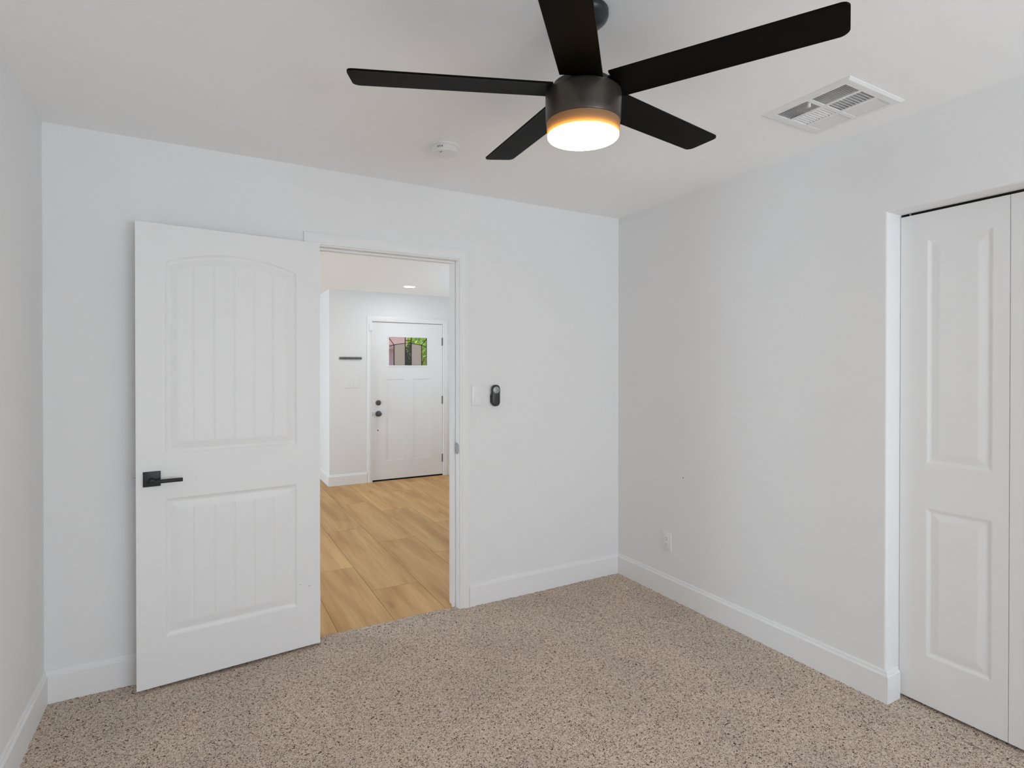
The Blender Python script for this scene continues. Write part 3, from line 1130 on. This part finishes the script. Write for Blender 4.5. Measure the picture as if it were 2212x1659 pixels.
# small dark nail left in the right wall
bm = bmesh.new()
add_lathe(bm, [(0.0012, 0.002), (0.0012, -0.004), (0.0030, -0.0042), (0.0028, -0.0055)], (0, 0, 0), 14, 'x')
nl = tag(obj('wall_nail', bm, M['hinge'], smooth=40), 'tiny dark nail head in the middle of the right wall', 'nail')
nl.location = (0.0, -0.597, 0.755)

# ------------------------------------------------------------------ hall and living room shell
bm = bmesh.new()
add_box(bm, -1.166, FX0 - 0.018, YH, YH + 0.15, -0.1, HC + 0.1)
add_box(bm, FX1 + 0.018, 1.02, YH, YH + 0.15, -0.1, HC + 0.1)
add_box(bm, FX0 - 0.018, FX1 + 0.018, YH, YH + 0.15, FZ + 0.018, HC + 0.1)
struct(obj('wall_hall_front', bm, M['wall']), 'white hall wall that holds the front door', 'wall')
o = box_obj('wall_hall_return', (-1.166, -1.02, YH + 0.15, 6.2, -0.1, HC + 0.1), M['wall'])
struct(o, 'white return wall beside the front door, running deeper into the house', 'wall')
bm = bmesh.new()
RY0, RY1, RZ0, RZ1 = 1.0, 2.8, 0.6, 2.05
add_box(bm, 0.90, 1.02, 0.0, RY0, -0.1, HC + 0.1)
add_box(bm, 0.90, 1.02, RY1, YH, -0.1, HC + 0.1)
add_box(bm, 0.90, 1.02, RY0, RY1, -0.1, RZ0)
add_box(bm, 0.90, 1.02, RY0, RY1, RZ1, HC + 0.1)
struct(obj('wall_hall_right', bm, M['wall']), 'white wall closing the hall on its right side', 'wall')
w3 = root('added_hall_window', 'unseen white framed window added in the right hall wall for fill light', 'window', (0.96, (RY0 + RY1) / 2, RZ0), kind='structure')  # unseen opening added so that fill light reaches the hall
rw, rh = (RY1 - RY0) / 2, RZ1 - RZ0
bm = bmesh.new()
for d in ((-0.03, 0.03, -rw, -rw + 0.05, 0, rh), (-0.03, 0.03, rw - 0.05, rw, 0, rh), (-0.03, 0.03, -rw + 0.05, rw - 0.05, 0, 0.05),
          (-0.03, 0.03, -rw + 0.05, rw - 0.05, rh - 0.05, rh)):
    add_box(bm, *d)
obj('frame', bm, M['trim'], w3)
bm = bmesh.new()
add_box(bm, -0.003, 0.003, -rw + 0.05, rw - 0.05, 0.05, rh - 0.05)
obj('pane', bm, M['glass'], w3)
o = box_obj('wall_living_far', (-5.2, -1.02, 6.2, 6.32, -0.1, HC + 0.1), M['wall'])
struct(o, 'white far wall of the living room', 'wall')
bm = bmesh.new()
LY0, LY1, LZ0, LZ1 = 1.35, 4.65, 0.5, 2.2
add_box(bm, -5.12, -5.0, 0.0, LY0, -0.1, HC + 0.1)
add_box(bm, -5.12, -5.0, LY1, 6.3, -0.1, HC + 0.1)
add_box(bm, -5.12, -5.0, LY0, LY1, -0.1, LZ0)
add_box(bm, -5.12, -5.0, LY0, LY1, LZ1, HC + 0.1)
struct(obj('wall_living_left', bm, M['wall']), 'white living room wall with the wide window', 'wall')
o = box_obj('wall_living_near', (-5.12, XL - 0.12, 0.0, 0.13, -0.1, HC + 0.1), M['wall'])
struct(o, 'white living room wall beyond the bedroom', 'wall')
o = box_obj('wall_hall_near', (0.12, 1.02, 0.0, 0.13, -0.1, HC + 0.1), M['wall'])
struct(o, 'white hall wall beside the bedroom corner', 'wall')
w2 = root('window_2', 'wide white framed living room window', 'window', (-5.06, (LY0 + LY1) / 2, LZ0), kind='structure')
bm = bmesh.new()
lw = (LY1 - LY0) / 2
lh = LZ1 - LZ0
for d in ((-0.03, 0.03, -lw, -lw + 0.05, 0, lh), (-0.03, 0.03, lw - 0.05, lw, 0, lh), (-0.03, 0.03, -lw + 0.05, lw - 0.05, 0, 0.05),
          (-0.03, 0.03, -lw + 0.05, lw - 0.05, lh - 0.05, lh), (-0.03, 0.03, -0.03, 0.03, 0.05, lh - 0.05)):
    add_box(bm, *d)
obj('frame', bm, M['trim'], w2)
bm = bmesh.new()
add_box(bm, -0.003, 0.003, -lw + 0.05, -0.03, 0.05, lh - 0.05)
add_box(bm, -0.003, 0.003, 0.03, lw - 0.05, 0.05, lh - 0.05)
obj('pane', bm, M['glass'], w2)
CX, CYc = -0.387, 3.262
bm = bmesh.new()
add_box(bm, -5.12, CX - 0.06, WT, 6.32, HC, HC + 0.12)
add_box(bm, CX + 0.06, 1.02, WT, 6.32, HC, HC + 0.12)
add_box(bm, CX - 0.06, CX + 0.06, WT, CYc - 0.06, HC, HC + 0.12)
add_box(bm, CX - 0.06, CX + 0.06, CYc + 0.06, 6.32, HC, HC + 0.12)
struct(obj('ceiling_hall', bm, M['ceiling']), 'white hall ceiling with the recessed light', 'ceiling')

# hall baseboards
HB = 0.0
baseboard('baseboard_hall', [(-1.166, 6.2, 0), (-1.166, YH, 0), (FX0 - CW - 0.006, YH, 0)], [(-1, 0, 0), (-1, -1, 0), (0, -1, 0)],
          'white baseboard turning the hall corner left of the front door', dz=ZW)
baseboard('baseboard_hall.001', [(FX1 + CW + 0.006, YH, 0), (0.90, YH, 0)], [(0, -1, 0), (-1, -1, 0)], 'white baseboard right of the front door', dz=ZW)
baseboard('baseboard_hall.002', [(0.90, WT, 0), (0.90, YH, 0)], [(-1, 0, 0), (-1, -1, 0)], 'white baseboard on the right hall wall', dz=ZW)
casing('trim_4', FX0 - 0.002, FX1 + 0.002, FZ + 0.004, ZW, YH, -1, 'white casing around the front door')
bm = bmesh.new()
add_box(bm, FX0 - 0.018, FX0, YH - 0.001, YH + 0.151, ZW, FZ + 0.018)
add_box(bm, FX1, FX1 + 0.018, YH - 0.001, YH + 0.151, ZW, FZ + 0.018)
add_box(bm, FX0, FX1, YH - 0.001, YH + 0.151, FZ, FZ + 0.018)
add_box(bm, FX0, FX0 + 0.012, YH + 0.060, YH + 0.151, ZW, FZ)
add_box(bm, FX1 - 0.012, FX1, YH + 0.060, YH + 0.151, ZW, FZ)
add_box(bm, FX0 + 0.012, FX1 - 0.012, YH + 0.060, YH + 0.151, FZ - 0.012, FZ)
struct(obj('trim_5', bm, M['trim']), 'white jamb lining the front door opening', 'door jamb')
o = box_obj('trim_6', (FX0, FX1, YH + 0.006, YH + 0.15, ZW - 0.004, ZW + 0.006), M['dark'])
struct(o, 'dark threshold strip under the front door', 'threshold')

# --- front door
fd = root('door_3', 'white craftsman front door with a leaded glass light, at the end of the hall', 'front door', ((FX0 + FX1) / 2, YH + 0.012, ZW), kind='structure')
fcx = (FX0 + FX1) / 2
dl, dr = FX0 + 0.004 - fcx, FX1 - 0.004 - fcx
db, dt = 0.018, FZ - 0.005 - ZW
gx0, gx1, gz0, gz1 = -0.434 - fcx, 0.086 - fcx, 1.445 - ZW, 1.813 - ZW
pz0, pz1 = 0.243 - ZW, 1.273 - ZW
pa = (-0.465 - fcx, -0.235 - fcx)
pb = (-0.111 - fcx, 0.118 - fcx)
bm = bmesh.new()
T = 0.044
add_box(bm, dl, gx0, 0, T, gz0, gz1)
add_box(bm, gx1, dr, 0, T, gz0, gz1)
add_box(bm, dl, dr, 0, T, gz1, dt)
add_box(bm, dl, dr, 0, T, pz1, gz0)
add_box(bm, dl, dr, 0, T, db, pz0)
add_box(bm, dl, pa[0], 0, T, pz0, pz1)
add_box(bm, pa[1], pb[0], 0, T, pz0, pz1)
add_box(bm, pb[1], dr, 0, T, pz0, pz1)
for p in (pa, pb):
    add_box(bm, p[0], p[1], 0.006, T - 0.006, pz0, pz1)
obj('slab', bm, M['door'], fd)
bm = bmesh.new()
for d in ((gx0 - 0.012, gx0 + 0.004, gz0 - 0.012, gz1 + 0.012), (gx1 - 0.004, gx1 + 0.012, gz0 - 0.012, gz1 + 0.012),
          (gx0 + 0.004, gx1 - 0.004, gz0 - 0.012, gz0 + 0.004), (gx0 + 0.004, gx1 - 0.004, gz1 - 0.004, gz1 + 0.012)):
    add_box(bm, d[0], d[1], -0.006, 0.012, d[2], d[3])
obj('glass_stop', bm, M['door'], fd)


# leaded glass: clear panes and two frosted ones, then the lead lines
def gp(u, v):
    return (gx0 + (gx1 - gx0) * u, gz1 - (gz1 - gz0) * v)


def arch_v(u):
    return 0.215 + 0.125 * ((u - 0.51) / 0.51) ** 2


U1, U2, U3, U4 = 0.149, 0.434, 0.589, 0.861
bm = bmesh.new()
bmF = bmesh.new()


def pane(b, pts, y0=0.020, y1=0.023):
    p = [gp(*q) for q in pts]
    r0 = [b.verts.new((x, y0, z)) for x, z in p]
    r1 = [b.verts.new((x, y1, z)) for x, z in p]
    b.faces.new(r0)
    b.faces.new(list(reversed(r1)))
    n = len(p)
    for k in range(n):
        b.faces.new((r0[k], r1[k], r1[(k + 1) % n], r0[(k + 1) % n]))


def under_arch(ua, ub, n=8):
    top = [(ua + (ub - ua) * k / n, arch_v(ua + (ub - ua) * k / n)) for k in range(n + 1)]
    return top + [(ub, 1.0), (ua, 1.0)]


def over_arch(ua, ub, n=8):
    bot = [(ua + (ub - ua) * k / n, arch_v(ua + (ub - ua) * k / n)) for k in range(n + 1)]
    return [(ub, 0.0), (ua, 0.0)] + bot


pane(bm, under_arch(0.0, U1)); pane(bm, under_arch(U2, U3)); pane(bm, under_arch(U4, 1.0))
pane(bm, over_arch(0, U2)); pane(bm, over_arch(U2, U3)); pane(bm, over_arch(U3, 1.0))
pane(bmF, under_arch(U1, U2)); pane(bmF, under_arch(U3, U4))
gl = obj('glazing', bm, M['mauve_glass'], fd)
gf = obj('frosted_glazing', bmF, M['frost'], fd)
gf['label'] = 'two frosted beige glass panes'
bm = bmesh.new()


def lead(p, q, w=0.0075):
    (x0, z0), (x1, z1) = gp(*p), gp(*q)
    d = Vector((x1 - x0, 0, z1 - z0))
    L_ = d.length
    d.normalize()
    n = Vector((-d.z, 0, d.x)) * (w / 2)
    a = Vector((x0, 0, z0)) - d * 0.001
    b = Vector((x1, 0, z1)) + d * 0.001
    vv = []
    for y in (0.017, 0.026):
        for P in (a - n, b - n, b + n, a + n):
            vv.append(bm.verts.new((P.x, y, P.z)))
    for f in ((0, 1, 2, 3), (7, 6, 5, 4), (0, 4, 5, 1), (1, 5, 6, 2), (2, 6, 7, 3), (3, 7, 4, 0)):
        bm.faces.new([vv[k] for k in f])


for u in (U2, U3):
    lead((u, 0), (u, 1), 0.009)
for u in (U1, U4):
    lead((u, arch_v(u)), (u, 1), 0.009)
N_ = 16
for k in range(N_):
    a, b = k / N_, (k + 1) / N_
    lead((a, arch_v(a)), (b, arch_v(b)))
lead((0, 0), (U1, arch_v(U1)))
lead((1, 0.02), (U4, arch_v(U4)))
lead((U2, 0.115), (U3, 0.115))
lead((0.004, 0), (0.004, 1), 0.006); lead((0.996, 0), (0.996, 1), 0.009)
lead((0, 0.006), (1, 0.006), 0.005); lead((0, 0.995), (1, 0.995), 0.005)
came = obj('lead_lines', bm, M['lead'], fd)
came['label'] = 'dark lead lines of the glass'
for nm, z, r in (('deadbolt', 0.978, 0.033), ('knob', 0.839, 0.036)):
    bm = bmesh.new()
    c = (-0.566 - fcx, 0, z - ZW)
    if nm == 'deadbolt':
        add_lathe(bm, [(r, 0.0), (r, -0.008), (r - 0.006, -0.014), (0.006, -0.015)], c, 32, 'y')
        add_box(bm, c[0] - 0.005, c[0] + 0.005, -0.030, -0.014, c[2] - 0.018, c[2] + 0.018, 0.002, 1)
    else:
        add_lathe(bm, [(r, 0.0), (r, -0.006), (r - 0.010, -0.010), (0.012, -0.014), (0.012, -0.030), (0.024, -0.038), (0.029, -0.050), (0.027, -0.060), (0.016, -0.066), (0.004, -0.067)], c, 32, 'y')
    kb = obj(nm, bm, M['hinge'], fd, smooth=45)
    kb['label'] = 'round dark ' + nm
bm = bmesh.new()
add_lathe(bm, [(0.008, 0.0), (0.008, -0.003), (0.006, -0.004)], (-0.572 - fcx, 0, 0.630 - ZW), 16, 'y')
obj('screw_cap', bm, M['hinge'], fd, smooth=45)
for z in (1.766, 0.990, 0.219):
    bm = bmesh.new()
    add_lathe(bm, [(0.008, -0.052), (0.008, 0.052)], (dr + 0.002, -0.004, z - ZW), 16)
    add_box(bm, dr - 0.008, dr + 0.012, -0.002, 0.001, z - ZW - 0.050, z - ZW + 0.050)
    obj('hinge', bm, M['hinge'], fd, smooth=45)
bm = bmesh.new()
add_box(bm, dl - 0.003, dl + 0.002, -0.001, 0.028, 0.815 - ZW, 0.865 - ZW)
obj('latch', bm, M['hinge'], fd)
bm = bmesh.new()
add_box(bm, dl, dr, 0.006, 0.036, 0.006, db)
obj('door_sweep', bm, M['dark'], fd)

# --- things on the hall wall
hr = root('hook_rail', 'dark grey hook rail on the hall wall left of the front door', 'hook rail', (-0.913, YH, 1.534))
box_obj('rail', (-0.134, 0.134, -0.014, 0.0, -0.0145, 0.0145), M['rail'], hr, 0.002, 1)
for k in range(4):
    x = -0.110 + 0.0733 * k
    bm = bmesh.new()
    pts = [(-0.010, -0.0135), (-0.022, -0.018), (-0.030, -0.026), (-0.026, -0.034), (-0.020, -0.034)]
    for (p, q) in zip(pts[:-1], pts[1:]):
        dv = Vector((0, q[0] - p[0], q[1] - p[1]))
        mt = dv.to_track_quat('Z', 'X').to_matrix().to_4x4()
        add_lathe(bm, [(0.0022, 0), (0.0022, dv.length)], (x, p[0], p[1]), 8, 'z', mt)
    obj('hook', bm, M['plastic'], hr, smooth=45)
hs = root('switch_panel', 'white three-gang switch plate on the hall wall below the hook rail', 'light switch', (-0.897, YH, 1.230))
box_obj('plate', (-0.083, 0.083, -0.006, 0.0, -0.060, 0.060), M['plastic'], hs, 0.002, 1)
for k in range(3):
    bm = bmesh.new()
    x = (k - 1) * 0.046
    v = add_box(bm, x - 0.0165, x + 0.0165, -0.0095, -0.005, -0.033, 0.033)
    for q in v:
        if q.co.y < -0.007 and q.co.z > 0:
            q.co.y += 0.0025
    obj('rocker', bm, M['plastic'], hs)
ds = root('door_sensor', 'small white alarm sensor at the top left corner of the front door frame', 'alarm sensor', (-0.668, YH, 1.922))
box_obj('body', (-0.018, 0.018, -0.030, -0.010, -0.046, 0.046), M['plastic'], ds, 0.003, 2)

# recessed light in the hall ceiling
rl = root('recessed_light', 'round lit recessed light in the hall ceiling', 'ceiling light', (CX, CYc, HC))
bm = bmesh.new()
add_lathe(bm, [(0.088, 0.0), (0.086, -0.004), (0.072, -0.007), (0.066, -0.004), (0.066, 0.0)], seg=48, cap0=False, cap1=False)
obj('trim_ring', bm, M['plastic'], rl, smooth=40)
bm = bmesh.new()
add_lathe(bm, [(0.066, -0.0035), (0.060, -0.005), (0.005, -0.006)], seg=48)
obj('lens', bm, M['can'], rl, smooth=60)
pl = bpy.data.lights.new('recessed_light_lamp', 'AREA')
pl.shape = 'DISK'
pl.size = 0.12
pl.energy = 7
pl.color = (0.95, 0.97, 1.0)
plo = bpy.data.objects.new('recessed_light_lamp', pl)
COL.objects.link(plo)
plo.parent = rl
plo.location = (0, 0, -0.009)

# ------------------------------------------------------------------ outdoors, seen through the front door glass
o = box_obj('ground', (-30, 40, 4.3, 60, -0.40, -0.15), M['ground'])
struct(o, 'pale gravel yard outside the front door', 'ground')


def leaf_cloud(n, centre, rad, size, seed):
    r = np.random.default_rng(seed)
    bm = bmesh.new()
    for _ in range(n):
        v = r.normal(size=3)
        v /= np.linalg.norm(v)
        rr = r.uniform(0.35, 1.0) ** 0.5
        p = Vector(centre) + Vector((v[0] * rad[0] * rr, v[1] * rad[1] * rr, v[2] * rad[2] * rr))
        n_ = Vector(r.normal(size=3)).normalized()
        e1 = n_.orthogonal().normalized()
        e1.rotate(Matrix.Rotation(r.uniform(0, 6.28), 3, n_))
        e2 = n_.cross(e1)
        s = size * r.uniform(0.7, 1.3)
        q = [p - e1 * s, p + e2 * s * 0.42 + n_ * s * 0.1, p + e1 * s, p - e2 * s * 0.42 + n_ * s * 0.1]
        bm.faces.new([bm.verts.new(x) for x in q])
    return bm


def tree(name, label, x, y, trunk_h, crown_c, crown_r, n, size, mat, seed):
    t = root(name, label, 'tree', (x, y, -0.15))
    bm = bmesh.new()
    add_lathe(bm, [(0.10, 0.0), (0.075, 0.3), (0.06, trunk_h * 0.6), (0.035, trunk_h)], seg=12)
    for a in range(5):
        dv = Vector((math.cos(a * 1.26) * 0.5, math.sin(a * 1.26) * 0.5, 0.7))
        add_lathe(bm, [(0.03, 0), (0.012, dv.length)], (0, 0, trunk_h * (0.62 + 0.07 * a)), 8, 'z', dv.to_track_quat('Z', 'X').to_matrix().to_4x4())
    obj('trunk', bm, M['bark'], t, smooth=60)
    obj('crown', leaf_cloud(n, crown_c, crown_r, size, seed), mat, t)
    return t


tree('leafy_tree', 'bright green leafy tree seen through the right side of the front door glass', 2.50, 9.7, 1.9, (0.0, 0, 2.05), (0.72, 0.8, 0.95), 3000, 0.075, M['leaf'], 3)
tree('dark_shrub', 'dark green upright shrub seen through the middle of the front door glass', 1.33, 8.3, 1.2, (0.0, 0, 1.28), (0.14, 0.25, 0.85), 1500, 0.05, M['leaf_dark'], 5)
nb = root('neighbour_house', 'mauve stucco house across the yard, seen through the door glass', 'house', (2.0, 14.0, -0.15))
bm = bmesh.new()
add_box(bm, -7.0, 7.0, 0.0, 6.0, 0.0, 2.30)
obj('wall', bm, M['stucco'], nb)
bm = bmesh.new()
add_prism(bm, [(-0.55, 2.14), (-0.55, 2.28), (3.0, 4.0), (6.55, 2.28), (6.55, 2.14)], (-7.4, 0, 0), (7.4, 0, 0), (0, 1, 0), (0, 0, 1))
obj('roof', bm, M['rooftile'], nb)
